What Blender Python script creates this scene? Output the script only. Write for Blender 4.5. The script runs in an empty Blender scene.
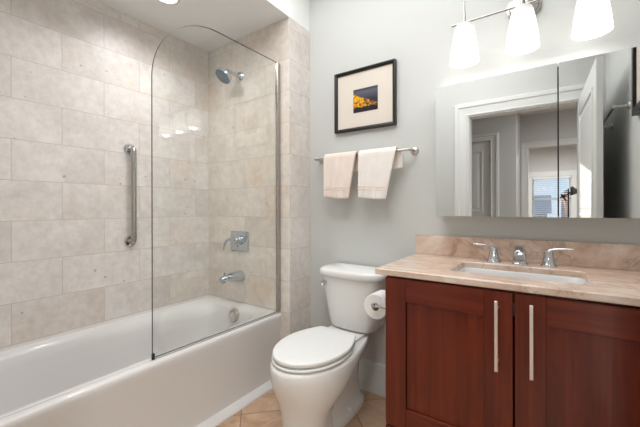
import bpy, bmesh, math, random
from mathutils import Vector, Matrix, Euler
random.seed(4)
R = math.radians
PI = math.pi
C = bpy.context.scene.collection
S = bpy.context.scene

# ------------------------------------------------------------------ camera
cd = bpy.data.cameras.new('camera'); cam = bpy.data.objects.new('camera', cd); C.objects.link(cam)
cd.sensor_fit = 'HORIZONTAL'; cd.sensor_width = 36.0
cd.lens = 36.0 * 327.45 / 640.0
cd.shift_y = -(213.5 - 207.35) / 640.0
cd.clip_start = 0.02
cam.location = (0, -1.88, 1.16)
cam.rotation_euler = (R(90), 0.002, 0.606)
S.camera = cam

# ------------------------------------------------------------------ world and daylight
w = bpy.data.worlds.new('sky'); S.world = w; w.use_nodes = True
wn = w.node_tree; wn.nodes.clear()
wo = wn.nodes.new('ShaderNodeOutputWorld'); bg = wn.nodes.new('ShaderNodeBackground')
tcw = wn.nodes.new('ShaderNodeTexCoord'); spw = wn.nodes.new('ShaderNodeSeparateXYZ'); rw_ = wn.nodes.new('ShaderNodeValToRGB')
rw_.color_ramp.elements[0].position = 0.0; rw_.color_ramp.elements[0].color = (.66, .80, .95, 1)
rw_.color_ramp.elements[1].position = .5; rw_.color_ramp.elements[1].color = (.22, .42, .85, 1)
wn.links.new(tcw.outputs['Generated'], spw.inputs[0]); wn.links.new(spw.outputs[2], rw_.inputs[0])
bg.inputs['Strength'].default_value = 1.1
wn.links.new(rw_.outputs[0], bg.inputs[0]); wn.links.new(bg.outputs[0], wo.inputs[0])

sun_d = bpy.data.lights.new('sun', 'SUN'); sun = bpy.data.objects.new('sun', sun_d); C.objects.link(sun)
sun_d.energy = 6; sun_d.angle = R(0.6); sun_d.color = (1.0, 0.95, 0.86)
sun.location = (-4, -6, 6)
_dir = Vector((0.9, 1.0, -0.21))             # slants onto the open door through an unseen opening added in the hall wall
sun.rotation_euler = _dir.to_track_quat('-Z', 'Y').to_euler()

S.view_settings.view_transform = 'Standard'
S.view_settings.look = 'None'
S.view_settings.exposure = 0.2
S.view_settings.gamma = 1.0
S.view_settings.use_curve_mapping = False

ZC0 = 2.75
def area(name, loc, size, energy, col=(1, .96, .9), aim=(0, 0, -1), sy=None, shape=None):
    d = bpy.data.lights.new(name, 'AREA'); o = bpy.data.objects.new(name, d); C.objects.link(o)
    d.size = size; d.energy = energy; d.color = col
    if sy: d.shape = 'RECTANGLE'; d.size_y = sy
    if shape: d.shape = shape
    o.location = loc; o.rotation_euler = Vector(aim).to_track_quat('-Z', 'Y').to_euler()
    return o

WARM = (0.975, 0.988, 1.0)
area('added_ceiling_fill', (-.75, -1.0, ZC0-.02), 1.5, 22, WARM, sy=1.4)  # added soft area lamp without a fixture, evens out the room's brightness

# ------------------------------------------------------------------ materials
def srgb(r, g, b):
    f = lambda v: (v/255/12.92) if v/255 <= .04045 else ((v/255+.055)/1.055)**2.4
    return (f(r), f(g), f(b), 1.0)

def mat(name, col=(.8, .8, .8, 1), rough=.5, metal=0., spec=.5, coat=0., emit=None, es=0., trans=0., ior=1.45):
    m = bpy.data.materials.new(name); m.use_nodes = True
    b = m.node_tree.nodes['Principled BSDF']
    b.inputs['Base Color'].default_value = col
    b.inputs['Roughness'].default_value = rough
    b.inputs['Metallic'].default_value = metal
    b.inputs['Specular IOR Level'].default_value = spec
    b.inputs['Coat Weight'].default_value = coat
    b.inputs['Transmission Weight'].default_value = trans
    b.inputs['IOR'].default_value = ior
    if emit:
        b.inputs['Emission Color'].default_value = emit
        b.inputs['Emission Strength'].default_value = es
    return m

def nodes(m): return m.node_tree, m.node_tree.nodes, m.node_tree.links, m.node_tree.nodes['Principled BSDF']

def add(nt, typ, **kw):
    n = nt.nodes.new(typ)
    for k, v in kw.items():
        if k in n.inputs: n.inputs[k].default_value = v
        else: setattr(n, k, v)
    return n

def ramp(nt, stops, interp='LINEAR'):
    n = nt.nodes.new('ShaderNodeValToRGB'); cr = n.color_ramp; cr.interpolation = interp
    while len(cr.elements) < len(stops): cr.elements.new(.5)
    for e, (p, c) in zip(cr.elements, stops):
        e.position = p; e.color = c
    return n

def mixc(nt, fac, a, b, blend='MIX'):
    n = nt.nodes.new('ShaderNodeMix'); n.data_type = 'RGBA'; n.blend_type = blend
    for sock, v in ((n.inputs['Factor'], fac), (n.inputs[6], a), (n.inputs[7], b)):
        if hasattr(v, 'links'): nt.links.new(v, sock)
        else: sock.default_value = v
    return n.outputs[2]

def math_(nt, op, a, b=0.0, c=None):
    n = nt.nodes.new('ShaderNodeMath'); n.operation = op
    for i, v in enumerate([a, b] + ([c] if c is not None else [])):
        if hasattr(v, 'links'): nt.links.new(v, n.inputs[i])
        else: n.inputs[i].default_value = v
    return n.outputs[0]

def bump(nt, bs, h, strength=.2, dist=.01):
    n = nt.nodes.new('ShaderNodeBump'); n.inputs['Strength'].default_value = strength
    n.inputs['Distance'].default_value = dist
    nt.links.new(h, n.inputs['Height']); nt.links.new(n.outputs[0], bs.inputs['Normal'])

def paint(name, col, rough=.55):
    m = mat(name, col, rough, spec=.35)
    nt, N, L, B = nodes(m)
    tc = add(nt, 'ShaderNodeTexCoord')
    ns = add(nt, 'ShaderNodeTexNoise', Scale=220.0, Detail=3.0)
    L.new(tc.outputs['Object'], ns.inputs['Vector'])
    bump(nt, B, ns.outputs['Fac'], .08, .002)
    return m

def tile_mat(name, axis, light, dark, warm, shift=0.):
    """running-bond limestone tile, 42.5 x 21 cm; axis 0 = runs along x, 1 = runs along y"""
    m = mat(name, light, .38, spec=.45)
    nt, N, L, B = nodes(m)
    tc = add(nt, 'ShaderNodeTexCoord'); sp = add(nt, 'ShaderNodeSeparateXYZ')
    L.new(tc.outputs['Object'], sp.inputs[0])
    cb = add(nt, 'ShaderNodeCombineXYZ')
    BW, RH = .4255, .2097
    off = shift + 1.406 + .5*BW + 10*BW if axis == 1 else 1.60 + 10*BW
    L.new(math_(nt, 'ADD', sp.outputs[axis], off), cb.inputs[0])
    L.new(math_(nt, 'ADD', sp.outputs[2], -.464 + 4*RH), cb.inputs[1])
    bt = add(nt, 'ShaderNodeTexBrick', offset=.5, offset_frequency=2)
    bt.inputs['Scale'].default_value = 1.0
    bt.inputs['Mortar Size'].default_value = .0016
    bt.inputs['Mortar Smooth'].default_value = .2
    bt.inputs['Brick Width'].default_value = BW
    bt.inputs['Row Height'].default_value = RH
    bt.inputs['Bias'].default_value = 0
    bt.inputs['Color1'].default_value = (0, 0, 0, 1); bt.inputs['Color2'].default_value = (1, 1, 1, 1)
    bt.inputs['Mortar'].default_value = (.5, .5, .5, 1)
    L.new(cb.outputs[0], bt.inputs['Vector'])
    # each tile takes its own piece of the stone pattern
    vm = add(nt, 'ShaderNodeVectorMath', operation='MULTIPLY_ADD')
    L.new(bt.outputs['Color'], vm.inputs[0]); vm.inputs[1].default_value = (7, 5, 9)
    L.new(tc.outputs['Object'], vm.inputs[2])
    n1 = add(nt, 'ShaderNodeTexNoise', Scale=3.2, Detail=6.0, Roughness=.62, Distortion=.6); L.new(vm.outputs[0], n1.inputs['Vector'])
    n2 = add(nt, 'ShaderNodeTexNoise', Scale=24.0, Detail=8.0, Roughness=.7); L.new(vm.outputs[0], n2.inputs['Vector'])
    n3 = add(nt, 'ShaderNodeTexNoise', Scale=1.7, Detail=3.0, Roughness=.5); L.new(vm.outputs[0], n3.inputs['Vector'])
    r1 = ramp(nt, [(.30, dark), (.62, light)]); L.new(n1.outputs['Fac'], r1.inputs[0])
    rw = ramp(nt, [(.56, (0, 0, 0, 1)), (.76, (1, 1, 1, 1))]); L.new(n3.outputs['Fac'], rw.inputs[0])
    c = mixc(nt, math_(nt, 'MULTIPLY', rw.outputs[0], .55), r1.outputs[0], warm)
    rt = ramp(nt, [(0, (.955, .95, .945, 1)), (1, (1.03, 1.03, 1.03, 1))]); L.new(bt.outputs['Color'], rt.inputs[0])
    c = mixc(nt, 1.0, c, rt.outputs[0], 'MULTIPLY')
    rg = ramp(nt, [(.35, (.86, .85, .84, 1)), (.6, (1.03, 1.03, 1.03, 1))]); L.new(n2.outputs['Fac'], rg.inputs[0])
    c = mixc(nt, .8, c, rg.outputs[0], 'MULTIPLY')
    # sparse dark fossils
    vo = add(nt, 'ShaderNodeTexVoronoi', Scale=13.0); L.new(vm.outputs[0], vo.inputs['Vector'])
    n4 = add(nt, 'ShaderNodeTexNoise', Scale=2.1, Detail=1.0); L.new(vm.outputs[0], n4.inputs['Vector'])
    ds = math_(nt, 'LESS_THAN', math_(nt, 'ADD', vo.outputs['Distance'], math_(nt, 'MULTIPLY', n2.outputs['Fac'], .35)), .255)
    dm = math_(nt, 'MULTIPLY', ds, math_(nt, 'GREATER_THAN', n4.outputs['Fac'], .53))
    c = mixc(nt, math_(nt, 'MULTIPLY', dm, .45), c, srgb(120, 98, 84))
    c = mixc(nt, math_(nt, 'MULTIPLY', bt.outputs['Fac'], .6), c, srgb(180, 164, 150))
    L.new(c, B.inputs['Base Color'])
    bump(nt, B, math_(nt, 'SUBTRACT', math_(nt, 'MULTIPLY', n2.outputs['Fac'], .15), bt.outputs['Fac']), .25, .003)
    return m

def floor_mat():
    m = mat('travertine_floor', rough=.35)
    nt, N, L, B = nodes(m)
    tc = add(nt, 'ShaderNodeTexCoord'); mp = add(nt, 'ShaderNodeMapping')
    L.new(tc.outputs['Object'], mp.inputs[0])
    T = .318
    mp.inputs['Rotation'].default_value = (0, 0, R(45))
    c45 = math.cos(R(45)); gx, gy = -1.41, -.625
    mp.inputs['Location'].default_value = (-(gx*c45 - gy*c45) + 20*T, -(gx*c45 + gy*c45) + 20*T, 0)
    bt = add(nt, 'ShaderNodeTexBrick', offset=0.0, offset_frequency=2)
    for k, v in (('Scale', 1.0), ('Mortar Size', .0028), ('Mortar Smooth', .2), ('Brick Width', T), ('Row Height', T), ('Bias', 0)):
        bt.inputs[k].default_value = v
    bt.inputs['Color1'].default_value = (0, 0, 0, 1); bt.inputs['Color2'].default_value = (1, 1, 1, 1); bt.inputs['Mortar'].default_value = (.5, .5, .5, 1)
    L.new(mp.outputs[0], bt.inputs['Vector'])
    vm = add(nt, 'ShaderNodeVectorMath', operation='MULTIPLY_ADD')
    L.new(bt.outputs['Color'], vm.inputs[0]); vm.inputs[1].default_value = (7, 5, 9); L.new(tc.outputs['Object'], vm.inputs[2])
    n1 = add(nt, 'ShaderNodeTexNoise', Scale=7.0, Detail=7.0, Roughness=.6, Distortion=.8); L.new(vm.outputs[0], n1.inputs['Vector'])
    r1 = ramp(nt, [(.3, srgb(168, 130, 100)), (.5, srgb(194, 160, 131)), (.72, srgb(212, 186, 160))]); L.new(n1.outputs['Fac'], r1.inputs[0])
    c = mixc(nt, bt.outputs['Fac'], r1.outputs[0], srgb(138, 106, 80))
    L.new(c, B.inputs['Base Color'])
    bump(nt, B, math_(nt, 'SUBTRACT', 1.0, bt.outputs['Fac']), .3, .003)
    return m

def marble_mat():
    m = mat('beige_rose_marble', rough=.16, spec=.5)
    nt, N, L, B = nodes(m)
    tc = add(nt, 'ShaderNodeTexCoord'); mp = add(nt, 'ShaderNodeMapping'); L.new(tc.outputs['Object'], mp.inputs[0])
    mp.inputs['Rotation'].default_value = (0, 0, R(28)); mp.inputs['Scale'].default_value = (1, 2.2, 1.4)
    n1 = add(nt, 'ShaderNodeTexNoise', Scale=5.0, Detail=8.0, Roughness=.62, Distortion=1.4); L.new(mp.outputs[0], n1.inputs['Vector'])
    n2 = add(nt, 'ShaderNodeTexNoise', Scale=30.0, Detail=6.0, Roughness=.7); L.new(mp.outputs[0], n2.inputs['Vector'])
    r1 = ramp(nt, [(.28, srgb(178, 146, 124)), (.45, srgb(210, 184, 166)), (.6, srgb(223, 203, 188)), (.78, srgb(230, 217, 207))]); L.new(n1.outputs['Fac'], r1.inputs[0])
    rg = ramp(nt, [(.35, (.86, .84, .82, 1)), (.6, (1.03, 1.03, 1.03, 1))]); L.new(n2.outputs['Fac'], rg.inputs[0])
    c = mixc(nt, .6, r1.outputs[0], rg.outputs[0], 'MULTIPLY')
    n3 = add(nt, 'ShaderNodeTexNoise', Scale=2.3, Detail=7.0, Roughness=.6, Distortion=.9); L.new(mp.outputs[0], n3.inputs['Vector'])
    v = math_(nt, 'ABSOLUTE', math_(nt, 'SUBTRACT', n3.outputs['Fac'], .5))
    rv = ramp(nt, [(0.0, (1, 1, 1, 1)), (.011, (0, 0, 0, 1))]); L.new(v, rv.inputs[0])
    c = mixc(nt, math_(nt, 'MULTIPLY', rv.outputs[0], .38), c, srgb(122, 88, 68))
    L.new(c, B.inputs['Base Color'])
    return m

def wood_mat(name, vertical=True):
    m = mat(name, rough=.27, spec=.5, coat=.15)
    nt, N, L, B = nodes(m)
    tc = add(nt, 'ShaderNodeTexCoord'); mp = add(nt, 'ShaderNodeMapping'); L.new(tc.outputs['Object'], mp.inputs[0])
    mp.inputs['Scale'].default_value = (26, 26, 1.6) if vertical else (1.6, 26, 26)
    n1 = add(nt, 'ShaderNodeTexNoise', Scale=1.0, Detail=7.0, Roughness=.62, Distortion=.7); L.new(mp.outputs[0], n1.inputs['Vector'])
    n0 = add(nt, 'ShaderNodeTexNoise', Scale=3.0, Detail=2.0); L.new(tc.outputs['Object'], n0.inputs['Vector'])
    r1 = ramp(nt, [(.25, srgb(76, 25, 12)), (.5, srgb(102, 36, 18)), (.78, srgb(124, 51, 27))]); L.new(n1.outputs['Fac'], r1.inputs[0])
    rg = ramp(nt, [(.3, (.8, .76, .74, 1)), (.7, (1.1, 1.08, 1.06, 1))]); L.new(n0.outputs['Fac'], rg.inputs[0])
    c = mixc(nt, .8, r1.outputs[0], rg.outputs[0], 'MULTIPLY')
    L.new(c, B.inputs['Base Color'])
    bump(nt, B, n1.outputs['Fac'], .03, .002)
    return m

def towel_mat(name, c1, c2):
    m = mat(name, c1, .95, spec=.1)
    nt, N, L, B = nodes(m)
    B.inputs['Sheen Weight'].default_value = .3
    tc = add(nt, 'ShaderNodeTexCoord')
    n1 = add(nt, 'ShaderNodeTexNoise', Scale=320.0, Detail=3.0); L.new(tc.outputs['Object'], n1.inputs['Vector'])
    n2 = add(nt, 'ShaderNodeTexNoise', Scale=14.0, Detail=2.0); L.new(tc.outputs['Object'], n2.inputs['Vector'])
    L.new(mixc(nt, n2.outputs['Fac'], c1, c2), B.inputs['Base Color'])
    bump(nt, B, n1.outputs['Fac'], .6, .004)
    return m

def brushed(name, col, rough=.28):
    m = mat(name, col, rough, metal=1.0)
    nt, N, L, B = nodes(m)
    tc = add(nt, 'ShaderNodeTexCoord'); n1 = add(nt, 'ShaderNodeTexNoise', Scale=600.0, Detail=1.0)
    L.new(tc.outputs['Object'], n1.inputs['Vector'])
    r = ramp(nt, [(.3, (rough*.9,)*3+(1,)), (.7, (rough*1.1,)*3+(1,))]); L.new(n1.outputs['Fac'], r.inputs[0])
    L.new(r.outputs[0], B.inputs['Roughness'])
    return m

M = {}
M['paint'] = paint('pale_sage_grey_paint', srgb(205, 206, 203))
M['ceil'] = paint('ceiling_white_paint', srgb(240, 241, 240))
M['hall'] = paint('hall_grey_paint', srgb(206, 206, 203))
M['trim'] = mat('white_trim_enamel', srgb(223, 224, 221), .32)
M['base'] = mat('baseboard_enamel', srgb(214, 216, 213), .4)
M['tile_y'] = tile_mat('limestone_tile_long_wall', 1, srgb(232, 226, 222), srgb(216, 208, 203), srgb(219, 199, 178))
M['tile_x'] = tile_mat('limestone_tile_end_wall', 0, srgb(232, 224, 215), srgb(217, 206, 196), srgb(221, 192, 163))
M['tile_r'] = tile_mat('limestone_tile_return', 1, srgb(230, 224, 219), srgb(214, 206, 201), srgb(216, 196, 176), -.1265)
M['floor'] = floor_mat()
M['hallfloor'] = mat('hall_oak_floor', srgb(150, 112, 78), .4)
M['marble'] = marble_mat()
M['wood'] = wood_mat('cherry_wood', True)
M['woodh'] = wood_mat('cherry_wood_rail', False)
M['tub'] = mat('tub_acrylic', srgb(220, 217, 215), .13, spec=.5)
M['ceramic'] = mat('vitreous_china', srgb(234, 233, 230), .09, spec=.55)
M['seat'] = mat('seat_plastic', srgb(236, 236, 234), .2)
M['chrome'] = brushed('polished_chrome', (.62, .63, .65, 1), .06)
M['chromed'] = brushed('chrome_fixture', (.55, .6, .65, 1), .12)
M['nickel'] = brushed('satin_nickel', (.62, .59, .56, 1), .3)
M['pull'] = brushed('pull_nickel', (.86, .82, .78, 1), .38)
M['steel'] = brushed('brushed_steel', (.44, .42, .40, 1), .22)
M['mirror'] = mat('mirror_silver', (.81, .815, .81, 1), .0, metal=1.0)
M['dark'] = mat('dark_clip_and_gap_shade', srgb(28, 27, 26), .5)
M['black'] = mat('black_lacquer', srgb(22, 20, 19), .35)
M['matb'] = mat('cream_mat_board', srgb(222, 212, 200), .8, coat=.3)
M['paper'] = mat('tissue_paper', srgb(240, 238, 235), .9, spec=.1)
M['card'] = mat('cardboard', srgb(150, 120, 92), .9)
M['towel1'] = towel_mat('offwhite_terry', srgb(243, 230, 220), srgb(232, 215, 204))
M['towel2'] = towel_mat('offwhite_terry_lit', srgb(247, 241, 236), srgb(236, 227, 219))  # same off-white cloth; the lighter tone puts light into the colour
M['band'] = mat('towel_band', srgb(236, 220, 206), .7, spec=.2)
M['blind'] = mat('white_blind_slats', srgb(238, 238, 236), .5)
M['brick'] = mat('orange_brick', srgb(196, 116, 82), .85)
M['roof'] = mat('grey_roof_shingle', srgb(168, 168, 168), .9)
M['siding'] = mat('pale_siding', srgb(205, 205, 200), .8)

def shade_glow():
    m = mat('frosted_opal_glass', srgb(150, 149, 147), .35)
    nt, N, L, B = nodes(m)
    tc = add(nt, 'ShaderNodeTexCoord'); sp = add(nt, 'ShaderNodeSeparateXYZ'); L.new(tc.outputs['Object'], sp.inputs[0])
    # the bulb sits low in the opal glass, so the glass gives off more light there
    r = ramp(nt, [(0, (.8, .8, .8, 1)), (.3, (1, 1, 1, 1)), (.6, (.5, .5, .5, 1)), (1, (.09, .09, .09, 1))])
    L.new(math_(nt, 'DIVIDE', sp.outputs[2], .2), r.inputs[0])
    B.inputs['Emission Color'].default_value = (1, .965, .92, 1)
    L.new(math_(nt, 'MULTIPLY', r.outputs[0], 2.0), B.inputs['Emission Strength'])
    return m
M['shade'] = shade_glow()
M['bulb'] = mat('glowing_bulb', (1, 1, 1, 1), .4, emit=(1, .97, .93, 1), es=1.6)
M['lens'] = mat('downlight_lens', (1, 1, 1, 1), .4, emit=(1, .97, .93, 1), es=9)

def glass_mat():
    m = bpy.data.materials.new('clear_screen_glass'); m.use_nodes = True
    nt = m.node_tree; nt.nodes.clear()
    o = nt.nodes.new('ShaderNodeOutputMaterial'); mx = nt.nodes.new('ShaderNodeMixShader')
    t = nt.nodes.new('ShaderNodeBsdfTransparent'); t.inputs[0].default_value = (.985, .993, .985, 1)
    g = nt.nodes.new('ShaderNodeBsdfGlossy'); g.inputs['Roughness'].default_value = 0.0; g.inputs[0].default_value = (1, 1, 1, 1)
    f = nt.nodes.new('ShaderNodeLayerWeight'); f.inputs[0].default_value = .5
    nt.links.new(math_(nt, 'MULTIPLY_ADD', math_(nt, 'POWER', f.outputs['Facing'], 5.0), .95, .042), mx.inputs[0]); nt.links.new(t.outputs[0], mx.inputs[1]); nt.links.new(g.outputs[0], mx.inputs[2])
    nt.links.new(mx.outputs[0], o.inputs[0])
    return m
M['glass'] = glass_mat()
M['edge'] = mat('dark_glass_edge', srgb(26, 31, 28), .25)

def print_mat():
    m = mat('night_photo_print', rough=.3, coat=.3)
    nt, N, L, B = nodes(m)
    tc = add(nt, 'ShaderNodeTexCoord'); sp = add(nt, 'ShaderNodeSeparateXYZ'); L.new(tc.outputs['Generated'], sp.inputs[0])
    x, z = sp.outputs[0], sp.outputs[2]
    n1 = add(nt, 'ShaderNodeTexNoise', Scale=9.0, Detail=5.0, Roughness=.7); L.new(tc.outputs['Generated'], n1.inputs['Vector'])
    n2 = add(nt, 'ShaderNodeTexVoronoi', Scale=11.0); L.new(tc.outputs['Generated'], n2.inputs['Vector'])
    sky = ramp(nt, [(.25, srgb(34, 24, 34)), (.5, srgb(44, 40, 56)), (.85, srgb(92, 92, 106)), (1, srgb(40, 44, 62))]); L.new(z, sky.inputs[0])
    wob = math_(nt, 'MULTIPLY', math_(nt, 'SUBTRACT', n1.outputs['Fac'], .5), .3)
    zz = math_(nt, 'ADD', z, wob)
    # lit hillside: tall at the left, low at the right, above a dark foreground
    top = math_(nt, 'SUBTRACT', .80, math_(nt, 'MULTIPLY', x, .52))
    a = math_(nt, 'MULTIPLY', math_(nt, 'LESS_THAN', zz, top), math_(nt, 'GREATER_THAN', zz, .22))
    gl = ramp(nt, [(0, srgb(255, 226, 60)), (.3, srgb(244, 190, 24)), (.55, srgb(206, 130, 16)), (.8, srgb(80, 48, 26))]); L.new(n2.outputs['Distance'], gl.inputs[0])
    fade = math_(nt, 'MULTIPLY', a, math_(nt, 'SUBTRACT', 1.12, math_(nt, 'MULTIPLY', x, .75)))
    c = mixc(nt, fade, sky.outputs[0], gl.outputs[0])
    L.new(c, B.inputs['Base Color'])
    return m
M['print'] = print_mat()

# ------------------------------------------------------------------ geometry helpers
def setp(o, label=None, cat=None, group=None, kind=None):
    if label: o['label'] = label
    if cat: o['category'] = cat
    if group: o['group'] = group
    if kind: o['kind'] = kind
    return o

def thing(name, loc, label, cat, group=None):
    o = bpy.data.objects.new(name, None); C.objects.link(o); o.location = loc
    o.empty_display_size = .05
    return setp(o, label, cat, group)

def wpos(o):
    v = Vector((0, 0, 0))
    while o: v += Vector(o.location); o = o.parent
    return v

def obj(name, bm, m, parent=None, loc=None, ang=35, flat=False):
    """link bm (vertices in world coordinates) as one mesh object; origin at the parent's or at loc"""
    bmesh.ops.remove_doubles(bm, verts=bm.verts, dist=1e-6)
    bmesh.ops.recalc_face_normals(bm, faces=bm.faces)
    if not flat:
        for f in bm.faces: f.smooth = True
        for e in bm.edges:
            if len(e.link_faces) == 2 and e.calc_face_angle(0) > R(ang): e.smooth = False
    base = wpos(parent) if parent else Vector(loc or (0, 0, 0))
    bm.transform(Matrix.Translation(-base))
    me = bpy.data.meshes.new(name); bm.to_mesh(me); bm.free()
    for mm in (m if isinstance(m, (list, tuple)) else [m]): me.materials.append(mm)
    o = bpy.data.objects.new(name, me); C.objects.link(o)
    if parent: o.parent = parent
    elif loc: o.location = loc
    return o

def B_(): return bmesh.new()

def box(bm, x0, x1, y0, y1, z0, z1, bev=0., seg=2, mi=0):
    t = bmesh.new(); bmesh.ops.create_cube(t, size=1)
    bmesh.ops.scale(t, vec=(abs(x1-x0), abs(y1-y0), abs(z1-z0)), verts=t.verts)
    bmesh.ops.translate(t, vec=((x0+x1)/2, (y0+y1)/2, (z0+z1)/2), verts=t.verts)
    if bev: bmesh.ops.bevel(t, geom=t.edges[:], offset=bev, segments=seg, affect='EDGES', profile=.6)
    for f in t.faces: f.material_index = mi
    merge(bm, t); return bm

def merge(bm, t, mx=None):
    if mx: t.transform(mx)
    me = bpy.data.meshes.new('tmp'); t.to_mesh(me); t.free(); bm.from_mesh(me); bpy.data.meshes.remove(me)

def rings(bm, rr, cap0=True, cap1=True, closed=True, mi=0):
    vs = [[bm.verts.new(p) for p in r] for r in rr]
    n = len(vs[0])
    for a, b in zip(vs, vs[1:]):
        for i in range(n if closed else n-1):
            j = (i+1) % n
            f = bm.faces.new((a[i], a[j], b[j], b[i])); f.material_index = mi
    if cap0: bm.faces.new(list(reversed(vs[0]))).material_index = mi
    if cap1: bm.faces.new(vs[-1]).material_index = mi
    return vs

def frame_of(d):
    d = Vector(d).normalized()
    up = Vector((0, 0, 1)) if abs(d.z) < .95 else Vector((1, 0, 0))
    a = d.cross(up).normalized(); return a, d.cross(a).normalized()

def tube(bm, pts, r, seg=14, cap=True):
    pts = [Vector(p) for p in pts]; n = len(pts)
    rr = r if isinstance(r, (list, tuple)) else [r]*n
    out = []; a = None
    for i, p in enumerate(pts):
        d = (pts[min(i+1, n-1)] - pts[max(i-1, 0)]).normalized()
        if a is None: a, b = frame_of(d)
        else:
            a = (a - d*a.dot(d)).normalized(); b = d.cross(a)
        out.append([p + (a*math.cos(2*PI*k/seg) + b*math.sin(2*PI*k/seg))*rr[i] for k in range(seg)])
    rings(bm, out, cap, cap); return bm

def bez(p0, p1, p2, p3, n=12):
    o = []
    for i in range(n+1):
        t = i/n; s = 1-t
        o.append(Vector(p0)*s**3 + Vector(p1)*3*s*s*t + Vector(p2)*3*s*t*t + Vector(p3)*t**3)
    return o

def lathe(bm, prof, c, axis=(0, 0, 1), seg=32, cap0=False, cap1=False):
    """prof: list of (radius, height along axis)"""
    ax = Vector(axis).normalized(); a, b = frame_of(ax); c = Vector(c)
    rr = [[c + ax*h + (a*math.cos(2*PI*k/seg) + b*math.sin(2*PI*k/seg))*max(r, 1e-5) for k in range(seg)] for r, h in prof]
    rings(bm, rr, cap0, cap1); return bm

def sq_ring(cx, cy, hx, hy, n, z, N=64):
    """superellipse ring; n large gives a rectangle. z may be a function of (u,v)"""
    out = []; per = N//4
    for k in range(N):
        s, i = divmod(k, per); t = -1 + 2*i/per
        u, v = ((t, -1), (1, t), (-t, 1), (-1, -t))[s]
        if n < 60:
            # even out the points and bend the square to a superellipse
            q = 1.0/((abs(u)**n + abs(v)**n)**(1.0/n)); u, v = u*q, v*q
        out.append(Vector((cx + hx*u, cy + hy*v, z(u, v) if callable(z) else z)))
    return out

def struct(name, bm, m, parent=None, **k):
    o = obj(name, bm, m, parent, flat=True, **k); o['kind'] = 'structure'; return o

def wallbox(name, m, *a):
    bm = B_(); box(bm, *a); return struct(name, bm, m)

# ------------------------------------------------------------------ the room
XL, XR, XT = -2.237, .40, -1.389
YF, ZC, ZT = -1.90, 2.75, 2.412
HX0, HX1, HY = -.652, .232, -3.25           # doorway, hall far wall

wallbox('wall_back', M['paint'], XT-.01, XR+.1, 0, .1, 0, ZC+.1)
bm = B_(); box(bm, XL-.1, XL, -2.02, .1, 0, ZC+.1); struct('wall_left', bm, M['tile_y'])
# tiled end of the tub alcove: the face and its return
bm = B_(); box(bm, XL, XT, -.227, .1, 0, ZT)
for f in bm.faces:
    f.normal_update(); f.material_index = 1 if abs(f.normal.x) > .5 else 0
struct('wall_shower_end', bm, [M['tile_x'], M['tile_r']])
wallbox('wall_right', M['paint'], XR, XR+.1, -2.02, .1, 0, ZC+.1)
bm = B_()
box(bm, XL-.1, HX0, -2.02, YF, 0, ZC+.1); box(bm, HX1, XR+.1, -2.02, YF, 0, ZC+.1); box(bm, HX0, HX1, -2.02, YF, 2.075, ZC+.1)
struct('wall_front', bm, M['paint'])
wallbox('floor', M['floor'], XL-.1, XR+.1, -2.02, .1, -.1, 0)
wallbox('ceiling', M['ceil'], XT, XR+.1, -2.02, .1, ZC, ZC+.1)
bm = B_(); box(bm, XL, XT, YF, 0, ZT, ZC+.1); struct('ceiling_shower', bm, M['ceil'])

# baseboard: tall, with a moulded top
def baseboard(name, p0, p1, nrm, h=.195, t=.014):
    bm = B_(); p0 = Vector(p0); p1 = Vector(p1); n = Vector(nrm)
    prof = [(0, 0), (t, 0), (t, h-.035), (t*.8, h-.03), (t*.75, h-.012), (t*.35, h-.004), (t*.3, h), (0, h)]
    rings(bm, [[p + n*a + Vector((0, 0, b)) for a, b in prof] for p in (p0, p1)])
    return struct(name, bm, M['base'])
baseboard('baseboard_back', (XT, 0, 0), (-.60, 0, 0), (0, -1, 0))
baseboard('baseboard_return', (XT, -.2, 0), (XT, 0, 0), (1, 0, 0), h=.012, t=.004)
baseboard('baseboard_front', (-1.46, YF, 0), (HX0-.127, YF, 0), (0, 1, 0))
baseboard('baseboard_right', (XR, YF, 0), (XR, -.55, 0), (-1, 0, 0))

# moulded door casings: profile swept round the opening
def casing(name, x0, x1, z1, y, out, w=.127, t=.022):
    """out: +1 if the casing stands out toward +y"""
    bm = B_()
    prof = [(0, 0), (0, t*.55), (w*.08, t*.7), (w*.14, t*.45), (w*.62, t*.62), (w*.7, t), (w*.94, t), (w, t*.8), (w, 0)]
    path = [((x0, 0), (-1, 0)), ((x0, z1), (-1, 1)), ((x1, z1), (1, 1)), ((x1, 0), (1, 0))]
    rings(bm, [[Vector((px + dx*a, y + out*b, pz + dz*a)) for a, b in prof] for (px, pz), (dx, dz) in path])
    return struct(name, bm, M['trim'])
casing('trim_1', HX0, HX1, 2.075, YF, 1, w=.127)
casing('trim_2', HX0, HX1, 2.075, -2.02, -1, w=.12)
bm = B_()
box(bm, HX0, HX0+.012, -2.02, YF, 0, 2.075); box(bm, HX1-.012, HX1, -2.02, YF, 0, 2.075); box(bm, HX0+.012, HX1-.012, -2.02, YF, 2.063, 2.075)
struct('trim_3', bm, M['trim'])

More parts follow.
